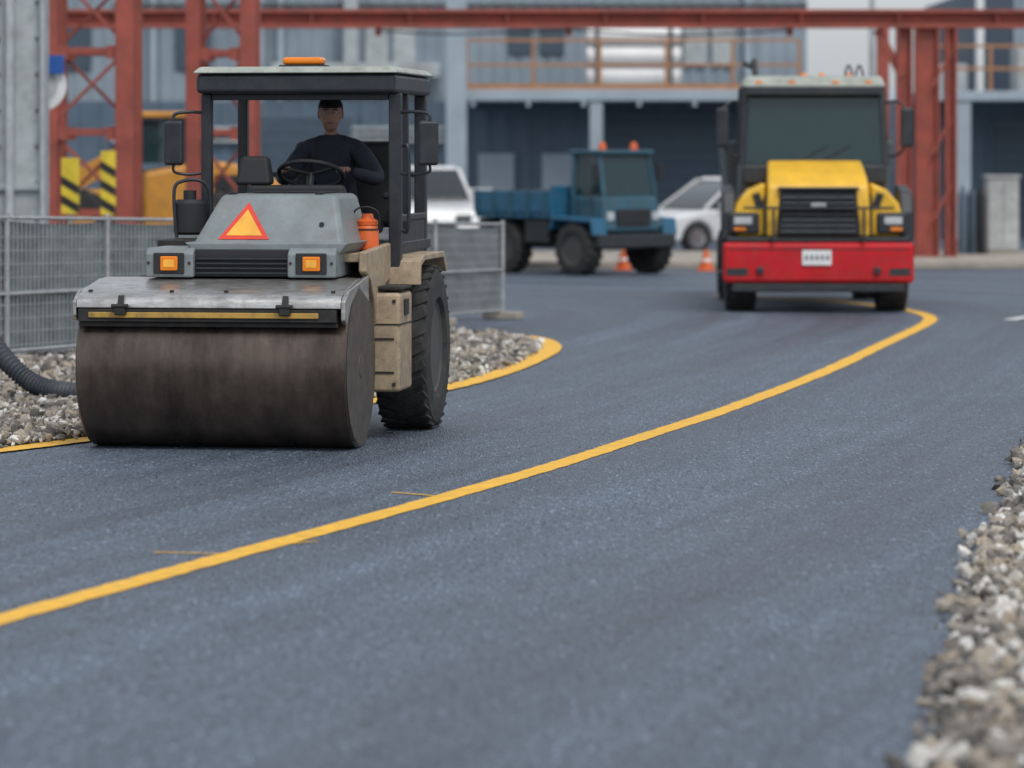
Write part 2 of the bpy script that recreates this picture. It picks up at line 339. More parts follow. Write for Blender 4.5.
# gravel ------------------------------------------------------------
m_stone=bpy.data.materials.new('stone'); m_stone.use_nodes=True
def _st():
    n=m_stone.node_tree.nodes; l=m_stone.node_tree.links; b=n['Principled BSDF']
    a=n.new('ShaderNodeAttribute'); a.attribute_name='tint'
    r=n.new('ShaderNodeValToRGB'); e=r.color_ramp.elements; e[0].position=0; e[0].color=(.08,.075,.07,1); e[1].position=1; e[1].color=(.74,.72,.68,1)
    for p,c in ((.25,(.18,.16,.14,1)),(.5,(.30,.275,.24,1)),(.7,(.36,.29,.21,1)),(.85,(.50,.48,.44,1))):
        x=e.new(p); x.color=c
    l.new(a.outputs['Fac'],r.inputs[0])
    tc=n.new('ShaderNodeTexCoord'); no=n.new('ShaderNodeTexNoise'); no.inputs['Scale'].default_value=40; no.inputs['Detail'].default_value=5; l.new(tc.outputs['Object'],no.inputs['Vector'])
    mr=n.new('ShaderNodeMapRange'); mr.inputs[1].default_value=.3; mr.inputs[2].default_value=.7; mr.inputs[3].default_value=.7; mr.inputs[4].default_value=1.15; l.new(no.outputs[0],mr.inputs[0])
    mx=n.new('ShaderNodeMix'); mx.data_type='RGBA'; mx.blend_type='MULTIPLY'; mx.inputs[0].default_value=1; l.new(r.outputs[0],mx.inputs[6]); l.new(mr.outputs[0],mx.inputs[7]); l.new(mx.outputs[2],b.inputs['Base Color']); b.inputs['Roughness'].default_value=.85
    bp=n.new('ShaderNodeBump'); bp.inputs['Strength'].default_value=.4; bp.inputs['Distance'].default_value=.01; l.new(no.outputs[0],bp.inputs['Height']); l.new(bp.outputs[0],b.inputs['Normal'])
_st()
bm=bmesh.new(); bmesh.ops.create_icosphere(bm,subdivisions=1,radius=1); ICO=np.array([v.co[:] for v in bm.verts]); ICF=np.array([[v.index for v in f.verts] for f in bm.faces]); bm.free()
def inside(P,poly):
    x,y=P[:,0],P[:,1]; c=np.zeros(len(P),bool); n=len(poly)
    for i in range(n):
        x1,y1=poly[i]; x2,y2=poly[(i+1)%n]
        if y1==y2: continue
        m=((y1>y)!=(y2>y))&(x<(x2-x1)*(y-y1)/(y2-y1)+x1); c^=m
    return c
def gravel(name,poly,dens,bedz=.006,smin=.010,smax=.058,jit=.07,pw=2.7):
    poly=np.array(poly); lo,hi=poly.min(0),poly.max(0)
    n=int(dens*np.prod(hi-lo)); P=rng.uniform(lo,hi,(n,2))
    P=P[inside(P+rng.normal(0,jit,P.shape),poly.tolist())]; n=len(P)
    s=smin+(smax-smin)*rng.random(n)**pw
    sh=np.stack([rng.uniform(.8,1.5,n),rng.uniform(.6,1.2,n),rng.uniform(.4,.85,n)],1); V=ICO[None]*(1+rng.uniform(-.34,.30,(n,12,1)))*sh[:,None]*s[:,None,None]
    q=rng.normal(size=(n,4)); q/=np.linalg.norm(q,axis=1)[:,None]; w,x,y,z=q.T
    Rm=np.stack([1-2*(y*y+z*z),2*(x*y-z*w),2*(x*z+y*w),2*(x*y+z*w),1-2*(x*x+z*z),2*(y*z-x*w),2*(x*z-y*w),2*(y*z+x*w),1-2*(x*x+y*y)],1).reshape(n,3,3)
    V=np.einsum('nij,nkj->nki',Rm,V); hump=.02*np.sin(P[:,0]*3.1)*np.sin(P[:,1]*1.7)+.008
    V+=np.column_stack([P,np.maximum(0,hump)+s*rng.uniform(.1,.8,n)])[:,None]
    F=(ICF[None]+np.arange(n)[:,None,None]*12).reshape(-1,3); V=V.reshape(-1,3)
    me=bpy.data.meshes.new(name); me.vertices.add(len(V)); me.vertices.foreach_set('co',V.ravel()); me.loops.add(F.size); me.loops.foreach_set('vertex_index',F.ravel().astype(np.int32))
    me.polygons.add(len(F)); me.polygons.foreach_set('loop_start',np.arange(0,F.size,3,dtype=np.int32)); me.update(calc_edges=True); me.shade_flat()
    a=me.attributes.new('tint','FLOAT','POINT'); a.data.foreach_set('value',np.repeat(rng.random(n),12).astype(np.float32))
    e=empty(name); mk('stones',e,None,m_stone,me=me)
    bm=bmesh.new(); vs=[bm.verts.new((*p,bedz)) for p in poly]; bm.faces.new(vs); bmesh.ops.triangulate(bm,faces=bm.faces); mk('bed',e,bm,m_earth)
redge=catmull([(.6,3),(1.08,8.5),(1.50,12.6),(1.99,15.9),(2.47,19),(3.09,22.3),(3.87,26.4),(5.0,31),(6.6,36)],8); redge+=rng.normal(0,.03,redge.shape)
gravel('gravel',[tuple(p) for p in redge]+[(9.5,36),(7,28),(5.6,20),(4.2,12),(3,3)],720)
lc=catmull(leftl,6); d=np.gradient(lc,axis=0); d/=np.linalg.norm(d,axis=1)[:,None]; off=lc+np.stack([-d[:,1],d[:,0]],1)*.10
gravel('gravel.001',[tuple(p) for p in off[:]]+[(-3.2,41.2),(-5.6,36.6),(-8,32),(-9.5,24)],420,bedz=.0085,smin=.014,jit=.03,smax=.055)

# pavement beyond
pv=empty('pavement')
box('slab',pv,-4.5,60,66.2,74,0,.11,m_conc,.02); box('kerb',pv,-4.6,60,66,66.197,0,.135,m_conc,.02)

# ------------------------------------------------------------------ ROAD ROLLER
RLOC=(-2.08,26.35,0)
rl=empty('road_roller',RLOC,-8)
DH=.985
lathe('drum',rl,[(-DH,.555),(-DH-.005,.585),(-DH+.01,.6),(DH-.01,.6),(DH+.005,.585),(DH,.555)],(0,0,.602),m_drum,seg=96)
for s in (-1,1):
    lathe('drum_end',rl,[(s*(DH+.006),.574),(s*DH,.545),(s*(DH-.1),.53),(s*(DH-.11),.2),(s*(DH-.04),.17),(s*(DH-.03),.1),(s*(DH+.01),.09),(s*(DH+.015),0)],(0,0,.602),m_drumend,seg=64)
    bm=bmesh.new()
    for i in range(10):
        t=2*math.pi*i/10; bmesh.ops.create_cone(bm,segments=6,radius1=.022,radius2=.022,depth=.03,cap_ends=True,matrix=Matrix.Translation((s*(DH-.095),.3*math.cos(t),.602+.3*math.sin(t)))@Matrix.Rotation(R(90),4,'Y'))
    mk('drum_bolts',rl,bm,m_chassis)
prism('drum_cover',rl,[(-.64,1.035),(-.637,1.075),(-.62,1.105),(-.57,1.13),(-.42,1.165),(0,1.222),(.3,1.226),(.3,1.209),(0,1.204),(-.4,1.14),(-.56,1.105),(-.615,1.075),(-.615,1.035)],-.97,.96,m_steel,bev=.006)
box('scraper_beam',rl,-.96,.93,-.635,-.56,.935,1.030,m_chassis,.008)
box('scraper_strip',rl,-.88,.80,-.648,-.636,.965,1.005,m_yel,.004)
box('scraper_blade',rl,-.96,.93,-.60,-.575,.90,.933,m_chassis,.004)
for x in (-.64,.56):
    box('cover_hinge',rl,x-.04,x+.04,-.69,-.642,.985,1.06,m_chassis,.01); cyl('hinge_pin',rl,(x-.06,-.68,1.05),(x+.06,-.68,1.05),.016,m_chassis)
    bar('hinge_strap',rl,(x,-.660,1.06),(x,-.625,1.125),.045,.012,m_chassis)
for x in (-.9,-.3,.1,.88):
    boxr('cover_bolt',rl,(x,-.5,1.153),(.03,.03,.012),m_chassis,.004,(12,0,0))
prism('frame_end',rl,[(-.64,.95),(-.64,1.09),(-.5,1.16),(.3,1.245),(.3,1.05),(-.1,1.17),(-.42,1.05),(-.58,.92)],.962,.995,m_steel,bev=.008)
prism('frame_end_l',rl,[(-.63,.98),(-.63,1.08),(-.5,1.15),(.3,1.225),(.3,1.1),(-.1,1.17),(-.42,1.05),(-.58,.94)],-1.0,-.972,m_steel,bev=.008)
for s in (-1,1):
    prism('yoke_arm',rl,[(-.12,.5),(-.12,.7),(.45,1.20),(.9,1.22),(.9,.95),(.65,.85),(.12,.5)],s*.80-.05,s*.80+.05,m_chassis,bev=.01)
box('front_frame',rl,-.75,.92,.63,.85,.9,1.26,m_chassis,.02)
box('centre_frame',rl,-.35,.75,.64,1.5,.55,1.35,m_chassis,.02)
box('grille_box',rl,-.26,.47,.02,1.0,1.24,1.44,m_matte,.01)
for i in range(4): box('grille_slat',rl,-.24,.45,-.005,.018,1.26+i*.035,1.272+i*.035,m_black,.002)
for nm,x in (('lamp_pod',-.43),('lamp_pod',.63)):
    prism(nm,rl,[(-.04,1.235),(-.04,1.41),(.02,1.45),(.6,1.45),(.6,1.235)],x-.18,x+.18,m_hood,bev=.016)
    box('lamp_bezel',rl,x-.115,x+.115,-.06,-.041,1.26,1.415,m_matte,.01)
    box('lamp_lens',rl,x-.060,x+.070,-.08,-.061,1.285,1.39,m_amber,.012)
    box('lamp_reflector',rl,x-.035,x+.045,-.084,-.0805,1.31,1.365,m_signor,.006)
    for sx in (-.155,.15): box('pod_bolt',rl,x+sx-.01,x+sx+.01,-.048,-.041,1.33,1.35,m_chassis,.003)
# hood
frust('hood',rl,(-.30,.85,.08,1.2,1.45),(-.13,.74,.38,1.2,1.84),m_hood,.045,4)
frust('hood_skirt',rl,(-.26,.82,.05,1.2,1.405),(-.34,.89,.05,1.2,1.49),m_hood,.015)
def hp(x,t,e=.012): return (x,.08+.30*t-e*.79,1.45+.39*t+e*.61)
def tri(name,x,w,t0,t1,mat,e0,e1):
    bm=bmesh.new(); A=[bm.verts.new(hp(a,t,e0)) for a,t in ((x-w/2,t0),(x+w/2,t0),(x,t1))]; B=[bm.verts.new(hp(a,t,e1)) for a,t in ((x-w/2,t0),(x+w/2,t0),(x,t1))]
    bm.faces.new(A); bm.faces.new(B[::-1])
    for i in range(3): bm.faces.new([A[i],A[(i+1)%3],B[(i+1)%3],B[i]])
    return mk(name,rl,bm,mat)
tri('warning_triangle',.09,.38,.15,.84,m_signred,.001,.006)
tri('warning_triangle_inner',.09,.27,.215,.70,m_signor,.006,.009)
cyl('hood_latch',rl,(.66,.24,1.62),(.66,.19,1.62),.018,m_black); box('hood_vent',rl,.0,.6,.85,1.1,1.843,1.855,m_matte,.004)
for x in (-.06,.60): boxr('hood_hinge',rl,(x,.45,1.846),(.06,.10,.015),m_matte,.004)
boxr('hood_seam',rl,(.28,.9,1.845),(.008,.5,.006),m_matte,.0)
boxr('hood_decal',rl,(.62,.185,1.57),(.03,.008,.09),m_signor,.001,(-38,0,0))
# right hand frame: cream
prism('side_frame',rl,[(.22,1.27),(.22,1.42),(1.3,1.46),(1.34,1.2),(1.05,1.15),(1.05,.42),(.72,.42),(.70,.75),(.60,1.0),(.42,1.2)],.93,.99,m_cream,bev=.015)
box('deck',rl,.80,.93,.3,1.35,1.34,1.405,m_cream,.01)
box('side_tank',rl,.86,1.165,.66,1.20,.36,1.10,m_cream,.03,3)
box('tank_seam',rl,.857,1.168,.655,1.205,.86,.872,m_chassis,.001); box('tank_cap',rl,1.167,1.18,.82,.98,.93,1.05,m_matte,.005)
box('tank_step_plate',rl,.87,1.17,.70,1.16,1.12,1.15,m_chassis,.01)
for z in (.5,.75): box('grip_strip',rl,.90,1.12,.652,.659,z,z+.015,m_chassis,.0)
for x,z in ((.90,1.04),(1.12,1.04),(.90,.42),(1.12,.42)): box('tank_bolt',rl,x-.012,x+.012,.648,.659,z-.012,z+.012,m_chassis,.003)
prism('side_frame_l',rl,[(.22,1.28),(.22,1.42),(1.3,1.46),(1.34,1.1),(.72,.9),(.42,1.2)],-.62,-.56,m_cream,bev=.015)
wheel('wheel_r',rl,(1.045,1.92,.635),.63,.42,m_rim,30,1,.012); wheel('wheel_l',rl,(-.62,1.92,.635),.63,.42,m_rim,30,-1,.012)
cyl('axle',rl,(-.62,1.92,.635),(.95,1.92,.635),.1,m_chassis)
box('rear_body',rl,-.4,.72,1.2,3.0,.55,1.375,m_chassis,.03)
prism('mudguard',rl,[(1.24,1.14),(1.26,1.32),(1.44,1.365),(2.42,1.365),(2.57,1.22),(2.53,1.20),(2.39,1.32),(1.48,1.32),(1.31,1.28),(1.29,1.14)],.72,1.22,m_cream,bev=.008)
box('cab_floor',rl,-.48,1.04,1.36,2.85,1.38,1.46,m_black,.01)
zc=2.60
for nm,x,y in (('post_fl',-.45,1.3),('post_fr',1.02,1.3),('post_rl',-.46,2.65),('post_rr',.99,2.65)):
    w=.08 if x<0 else .095
    box(nm,rl,x-w/2,x+w/2,y-.045,y+.045,1.46 if x<0 else 1.12,zc,m_black,.012)
box('door_sill',rl,.98,1.05,1.348,2.6,1.12,1.20,m_black,.01); box('door_panel',rl,.995,1.03,1.348,2.6,1.20,1.62,m_black,.01)
box('door_bar',rl,.985,1.045,1.348,2.6,1.62,1.67,m_black,.01)
box('door_mid_post',rl,.99,1.04,1.75,1.80,1.672,zc,m_black,.008)
sweep('grab_handle',rl,[(1.08,1.27,1.55),(1.13,1.24,1.6),(1.13,1.24,2.15),(1.08,1.27,2.2)],.014,m_black)
box('door_latch',rl,1.046,1.08,1.5,1.6,1.55,1.62,m_chrome,.005)
box('head_rail_f',rl,-.41,.97,1.27,1.33,zc-.05,zc-.002,m_black,.008)
box('rear_rail',rl,-.42,.94,2.62,2.68,1.95,1.99,m_black,.006)
box('left_panel',rl,-.49,-.43,1.35,2.6,1.46,1.72,m_black,.01)
box('canopy',rl,-.50,1.05,1.12,2.80,zc,zc+.15,m_black,.035,4)
frust('canopy_roof',rl,(-.53,1.08,1.08,2.83,zc+.153),(-.48,1.03,1.15,2.76,zc+.205),m_roofw,.024,3)
box('beacon_base',rl,.08,.44,1.45,1.65,zc+.206,zc+.225,m_matte,.005)
box('beacon',rl,.10,.42,1.47,1.63,zc+.226,zc+.285,m_amber,.025,3)
sweep('roof_cable',rl,[(.42,1.6,zc+.212),(.6,1.9,zc+.209),(.9,2.4,zc+.209)],.006,m_matte)
frust('console',rl,(-.22,.72,1.205,1.42,1.46),(-.12,.62,1.22,1.36,1.90),m_matte,.03)
frust('instrument_pod',rl,(-.22,.06,1.22,1.42,1.90),(-.18,.03,1.26,1.38,2.12),m_matte,.03)
SW=Vector((.30,1.62,1.98))
def ringm(name,p,c,rr,tr,tilt,mat):
    bm=bmesh.new(); a=[]
    for i in range(40):
        t=2*math.pi*i/40; ring=[]
        for k in range(10):
            u=2*math.pi*k/10; v=Vector(((rr+tr*math.cos(u))*math.cos(t),(rr+tr*math.cos(u))*math.sin(t),tr*math.sin(u)))
            v=Matrix.Rotation(R(tilt),3,'X')@v; ring.append(bm.verts.new(v+Vector(c)))
        a.append(ring)
    for i in range(40):
        for k in range(10): bm.faces.new([a[i][k],a[(i+1)%40][k],a[(i+1)%40][(k+1)%10],a[i][(k+1)%10]])
    mk(name,p,bm,mat,0,True)
ringm('steering_wheel',rl,SW,.25,.018,-24,m_matte)
for a in (90,210,330):
    v=Matrix.Rotation(R(-24),3,'X')@Vector((.25*math.cos(R(a)),.25*math.sin(R(a)),0)); cyl('steering_spoke',rl,SW,SW+v,.014,m_matte,10)
cyl('steering_column',rl,SW,(SW.x,1.36,1.5),.03,m_black)
sweep('lever',rl,[(-.05,1.6,1.46),(-.05,1.56,1.7),(-.03,1.5,1.9)],.012,m_black); ball('lever_knob',rl,(-.03,1.5,1.91),.028,m_black)
box('seat_cushion',rl,.02,.74,1.85,2.4,1.50,1.62,m_seat,.05,4)
frust('seat_back',rl,(-.06,.86,2.46,2.58,1.55),(-.02,.82,2.52,2.64,2.24),m_seat,.06,4)
box('seat_base',rl,.1,.65,1.9,2.4,1.46,1.50,m_matte,.01)
for x in (-.08,.80): box('armrest',rl,x,x+.08,1.95,2.4,1.78,1.84,m_seat,.025,3)
for s,x,px in ((-1,-.69,-.45),(1,1.29,1.02)):
    boxr('mirror',rl,(x,1.2,2.22),(.155,.06,.34),m_black,.025,(0,0,s*8),3)
    box('mirror_glass',rl,x-.06,x+.06,1.235,1.24,2.09,2.36,m_mirror,.002)
    sweep('mirror_arm',rl,[(px,1.3,2.45),(px+s*.12,1.26,2.46),(x,1.22,2.44),(x,1.215,2.36)],.013,m_black)
    sweep('mirror_arm_low',rl,[(px,1.3,2.0),(px+s*.12,1.26,1.98),(x,1.22,2.0),(x,1.215,2.08)],.011,m_black)
lathe('air_cleaner',rl,[(0,.10),(.02,.125),(.24,.125),(.27,.10),(.27,.05),(.34,.05)],(-.54,1.1,1.52),m_matte,axis='z',seg=28)
sweep('hand_rail',rl,[(-.62,1.0,1.5),(-.64,1.0,1.85),(-.58,1.02,1.93),(-.44,1.05,1.93),(-.38,1.08,1.82),(-.38,1.1,1.5)],.014,m_black)
box('left_deck',rl,-.70,-.33,.7,1.35,1.43,1.49,m_chassis,.01)
lathe('water_jug',rl,[(0,.075),(.015,.088),(.17,.088),(.19,.078),(.195,.06)],(.87,.92,1.407),m_orange,axis='z',seg=28)
lathe('jug_lid',rl,[(0,.08),(.03,.082),(.05,.05),(.085,.04)],(.87,.92,1.602),m_orange,axis='z',seg=24)
ringm('jug_band',rl,(.87,.92,1.57),.089,.006,0,m_matte)
sweep('jug_handle',rl,[(.78,.90,1.57),(.78,.86,1.70),(.87,.84,1.74),(.96,.86,1.70),(.96,.90,1.57)],.007,m_matte)
sweep('hydraulic_hose',rl,[(.7,.5,1.2),(.86,.35,1.2),(.9,.65,1.0),(.84,.7,.8)],.018,m_matte)
# driver
rl_m=Matrix.Translation(RLOC)@Matrix.Rotation(R(-8),4,'Z')
S=1.14
pel=rl_m@Vector((.36,2.26,1.70))
drv=seated('driver',pel,-8,((SW.x-.36)/S,(SW.y-2.26)/S,(SW.z-1.70)/S),.27/S,S)

# ------------------------------------------------------------------ yellow/red truck
tk=empty('dump_truck',(4.08,47.9,0),-2)
box('bumper',tk,-1.27,1.27,0,.35,.40,.94,m_red,.06,4)
box('bumper_lip',tk,-1.15,1.15,.03,.3,.28,.395,m_tdark,.02)
box('bumper_seam',tk,-1.20,1.20,-.004,-.0005,.845,.86,m_tdark,.0)
for s in (-1,1): box('bumper_step',tk,s*1.08-.14,s*1.08+.14,-.006,-.0005,.50,.60,m_tdark,.0)
box('bumper_top',tk,-1.22,1.22,.05,.6,.943,1.01,m_tdark,.02)
box('licence_plate',tk,-.22,.17,-.024,-.011,.64,.84,m_white,.005)
for i in range(5): box('plate_mark',tk,-.18+i*.07,-.145+i*.07,-.027,-.0245,.71,.77,m_tgrey,0)
for x in (-.78,.78): box('tow_hook',tk,x-.045,x+.045,-.05,-.001,.52,.62,m_tdark,.02)
prism('hood',tk,[(.10,1.01),(.08,1.50),(.14,1.70),(.34,1.84),(1.2,2.04),(1.2,1.01)],-.70,.70,m_tyel,bev=.05,seg=4,taper=lambda u,w: 1.0-.08*max(0,(w-1.4)/.6))
for s in (-1,1):
    prism('hood_fender',tk,[(s*.705,1.02),(s*1.10,1.02),(s*1.15,1.22),(s*1.08,1.46),(s*.92,1.64),(s*.70,1.74)],.20,1.2,m_tyel,axis='y',bev=.05,seg=4)
    boxr('hood_seam',tk,(s*.70,.15,1.30),(.03,.10,.56),m_tdark,.008,(0,0,0))
    boxr('side_intake',tk,(s*.80,.188,1.50),(.10,.03,.20),m_matte,.01,(0,s*18,0))
    prism('side_fender',tk,[(.25,.97),(.25,1.35),(.45,1.62),(1.3,1.70),(1.5,1.2),(1.42,.7),(1.36,.72),(1.2,1.1),(.7,1.1),(.5,.9)],s*1.10 if s>0 else -1.27,1.27 if s>0 else -1.10,m_tdark,bev=.05,seg=3)
    box('headlamp_housing',tk,s*.98-.20,s*.98+.20,.155,.30,1.05,1.34,m_tdark,.04,3)
    box('headlamp',tk,s*1.0-.12,s*1.0+.12,.135,.156,1.18,1.28,m_lens,.02); box('indicator',tk,s*1.04-.08,s*1.04+.08,.13,.156,1.09,1.14,m_amber,.01)
frust('grille',tk,(-.56,.56,.02,.2,1.02),(-.51,.51,.05,.2,1.64),m_matte,.04,3)
box('grille_brow',tk,-.54,.54,.0,.12,1.64,1.68,m_tdark,.015)
for i in range(7):
    z=1.08+i*.075; box('grille_bar',tk,-.49,.49,.0,.045,z,z+.022,m_rim if i==3 else m_tgrey,.005)
for x in (-.25,0,.25): box('grille_rib',tk,x-.012,x+.012,-.004,.02,1.06,1.60,m_tdark,.002)
box('badge',tk,-.10,.10,-.014,-.005,1.42,1.47,m_chrome,.003)
box('push_bar',tk,-1.0,1.0,-.06,-.02,1.385,1.42,m_tdark,.01)
for s in (-1,1): box('push_bar_post',tk,s*.60-.02,s*.60+.02,-.06,-.02,.945,1.383,m_tdark,.01)
frust('cab_lower',tk,(-1.03,1.03,1.2,2.75,1.05),(-1.0,1.0,1.2,2.75,1.98),m_tgrey,.03)
box('cowl',tk,-.98,.98,1.02,1.198,1.72,1.97,m_tdark,.03)
frust('windscreen',tk,(-.93,.93,1.215,1.235,1.99),(-.88,.88,1.355,1.375,3.0),m_glass,.0)
for s in (-1,1):
    bar('a_pillar',tk,(s*.965,1.24,1.97),(s*.92,1.38,3.03),.085,.09,m_tdark)
    bar('b_pillar',tk,(s*.965,2.6,1.97),(s*.92,2.55,3.03),.10,.12,m_tdark)
    bm=bmesh.new(); v=[bm.verts.new(c) for c in [(s*.965,1.3,2),(s*.965,2.55,2),(s*.925,2.5,3.0),(s*.925,1.42,3.0)]]; bm.faces.new(v); mk('side_glass',tk,bm,m_glass)
    sweep('mirror_arm',tk,[(s*.98,1.3,2.82),(s*1.12,1.2,2.84),(s*1.24,1.12,2.74)],.018,m_tdark); sweep('mirror_arm2',tk,[(s*.98,1.3,2.1),(s*1.12,1.2,2.1),(s*1.22,1.12,2.2)],.018,m_tdark)
    boxr('mirror',tk,(s*1.25,1.1,2.48),(.17,.10,.54),m_tdark,.04,(0,0,s*8),3)
    wheel('front_wheel',tk,(s*1.02,.95,.50),.49,.42,m_rim,22,s,.02)
    wheel('rear_wheel',tk,(s*.98,4.9,.50),.49,.5,m_rim,22,s,.02)
    bar('wiper',tk,(s*.15-.1,1.20,2.0),(s*.15+.35,1.235,2.24),.012,.015,m_matte)
    box('cab_step',tk,s*1.15-.14,s*1.15+.14,1.5,2.2,.45,.50,m_tdark,.01)
box('cab_back',tk,-.92,.92,2.62,2.72,1.98,3.0,m_tdark,.01)
frust('roof',tk,(-.99,.99,1.28,2.75,3.03),(-.93,.93,1.42,2.7,3.19),m_roofw,.05,4)
box('visor',tk,-.93,.93,1.20,1.30,2.92,3.04,m_tdark,.02)
for x in (-.12,.12,.5): lathe('roof_lamp',tk,[(0,.045),(.03,.04),(.05,.03),(.055,0)],(x,1.6,3.18),m_amber,axis='z',seg=16)
for x in (-.75,-.3,.3,.75): box('marker_lamp',tk,x-.05,x+.05,1.32,1.36,3.08,3.12,m_amber,.01)
sweep('exhaust_stack',tk,[(-.75,2.95,1.0),(-.75,2.95,3.25),(-.8,3.0,3.35),(-.9,3.1,3.40)],.04,m_rim)
for dx in (.45,.6): sweep('air_line',tk,[(dx,2.8,2.9),(dx+.1,2.9,3.35),(dx+.18,3.0,3.2),(dx+.2,3.0,2.6)],.015,m_matte)
box('dashboard',tk,-.9,.9,1.4,1.7,1.9,2.08,m_matte,.03)
frust('tipper_body',tk,(-1.1,1.1,2.95,6.2,1.1),(-1.2,1.2,2.9,6.3,2.3),m_tgrey,.03)
box('chassis',tk,-.6,.6,.3,6.2,.42,.95,m_chassis,.02)
cyl('front_axle',tk,(-1,.95,.5),(1,.95,.5),.09,m_chassis)
ringm('steering_wheel',tk,(.38,1.72,2.2),.22,.02,-30,m_matte)
box('truck_seat',tk,.1,.66,2.15,2.6,1.9,2.0,m_seat,.03); box('truck_seat_back',tk,.1,.66,2.48,2.6,2.0,2.7,m_seat,.03)
tkm=Matrix.Translation((4.08,47.9,0))@Matrix.Rotation(R(-2),4,'Z')
seated('driver',tkm@Vector((.38,2.28,2.05)),-2,(0,-.56,.15),.22)

# ------------------------------------------------------------------ blue utility truck
bt=empty('utility_truck',(2.12,62.6,0),42)
frust('cab_lower',bt,(-.68,.68,.0,.95,.75),(-.66,.66,.08,.95,1.38),m_teal,.06,3)
box('grille',bt,-.40,.40,-.02,.03,.85,1.15,m_matte,.02)
for s in (-1,1):
    box('headlamp',bt,s*.54-.08,s*.54+.08,-.005,.05,.95,1.10,m_lens,.02)
    bar('a_pillar',bt,(s*.62,.12,1.38),(s*.58,.26,2.1),.06,.06,m_teal); bar('b_pillar',bt,(s*.62,.9,1.38),(s*.58,.88,2.1),.07,.07,m_teal)
    wheel('front_wheel',bt,(s*.84,.5,.46),.45,.34,m_rim,18,s,.025); wheel('rear_wheel',bt,(s*.84,2.3,.46),.45,.34,m_rim,18,s,.025)
    prism('wheel_guard',bt,[(-.05,.7),(0,.99),(1.02,1.03),(1.1,.8),(1.05,.78),(.98,.96),(.05,.92),(0,.7)],s*.68 if s>0 else -1.02,1.02 if s>0 else -.68,m_blue,bev=.02)
    boxr('mirror',bt,(s*.78,.15,1.80),(.12,.06,.28),m_matte,.02)
    for i in range(2): box('panel_line',bt,s*.672-.004,s*.672+.004,.35+i*.35,.36+i*.35,.8,1.36,m_matte,0)
frust('cab_glass',bt,(-.61,.61,.12,.9,1.382),(-.56,.56,.25,.88,2.1),m_glass,.01)
box('cab_roof',bt,-.64,.64,.14,1.0,2.1,2.18,m_teal,.03)
for x in (-.38,.38): lathe('beacon',bt,[(0,.07),(.08,.065),(.13,.04),(.14,0)],(x,.4,2.18),m_orange,axis='z',seg=16)
box('bumper',bt,-.92,.92,-.12,.05,.48,.72,m_tdark,.03); box('chassis',bt,-.45,.45,.1,2.9,.45,.85,m_chassis,.02)
box('bed_floor',bt,-1.0,1.0,1.05,3.05,.98,1.08,m_blue,.01)
box('bed_side_l',bt,-1.03,-.97,1.05,3.05,1.082,1.46,m_blue,.01); box('bed_side_r',bt,.97,1.03,1.05,3.05,1.082,1.46,m_blue,.01); box('bed_head',bt,-.965,.965,1.05,1.11,1.082,1.55,m_blue,.01); box('bed_tail',bt,-.965,.965,2.99,3.05,1.082,1.44,m_blue,.01)
for s in (-1,1):
    for i in range(5): box('bed_stake',bt,s*1.045-.012,s*1.045+.012,1.12+i*.45,1.18+i*.45,.98,1.48,m_teal,.004)
box('side_box',bt,-.98,-.68,1.15,1.75,.55,.95,m_tdark,.02); box('rear_skirt',bt,-.96,.96,2.8,3.0,.6,.97,m_tdark,.02)
for i in range(3): boxr('load_crate',bt,(-.5+.5*i,1.9+.2*i,1.28),(.42,.6,.38),m_tdark,.02,(0,0,7*i))

# ------------------------------------------------------------------ cars
def car(name,loc,yaw,W,H,mat,suv=False):
    e=empty(name,loc,yaw); h=W/2; hb=.25 if suv else 0; wr=.37 if suv else .34
    def arc(c,r,n=9): return [(c+r*math.cos(math.pi*i/n),.24+r*math.sin(math.pi*i/n)*1.05) for i in range(n+1)]
    pts=[(0,.3),(-.05,.5),(0,.68+hb*.6),(.15,.78+hb),(1.1,.92+hb),(4.0,.98+hb),(4.35,.92+hb),(4.42,.6),(4.35,.28),(4.0,.24)]+arc(3.5,wr+.06)+arc(.85,wr+.06)+[(.3,.24)]
    prism('body',e,pts,-h,h,mat,bev=.09,seg=4)
    y0,y1,y2,y3=(1.0,1.6,3.9,4.25) if suv else (1.05,1.95,3.1,4.1)
    zb=.93+hb
    frust('glasshouse',e,(-h+.07,h-.07,y0,y3,zb),(-h+.26,h-.26,y1,y2,H-.05),m_cglass,.05,3)
    frust('roof',e,(-h+.24,h-.24,y1-.05,y2+.08,H-.07),(-h+.32,h-.32,y1+.1,y2-.1,H),mat,.03,3)
    for s in (-1,1):
        bar('a_pillar',e,(s*(h-.08),y0+.02,zb),(s*(h-.26),y1,H-.05),.07,.05,mat); bar('c_pillar',e,(s*(h-.08),y3-.03,zb),(s*(h-.26),y2,H-.05),.14,.05,mat)
        bar('b_pillar',e,(s*(h-.065),2.5,zb),(s*(h-.25),2.5,H-.05),.09,.04,m_matte)
        for y in (.85,3.5): wheel('wheel',e,(s*(h-.12),y,wr),wr,.22,m_chrome,0,s)
        frust('headlamp',e,(s*(h-.42)-.16,s*(h-.42)+.16+.0,-.045,.2,.60+hb*.5),(s*(h-.40)-.16,s*(h-.40)+.18,-.0,.25,.72+hb*.7),m_cglass,.02)
        box('door_gap',e,s*h-.003,s*h+.003,1.45,1.46,.35,.9+hb,m_matte,0); box('mirror',e,s*(h+.08)-.08,s*(h+.08)+.08,1.35,1.5,.95+hb,1.07+hb,mat,.03)
    box('grille',e,-.4,.4,-.07,.05,.46,.62+hb*.4,m_matte,.03); box('lower_intake',e,-.6,.6,-.06,.1,.30,.40,m_matte,.02); box('plate',e,-.25,.25,-.085,-.072,.42,.52,m_white,.003)
    return e
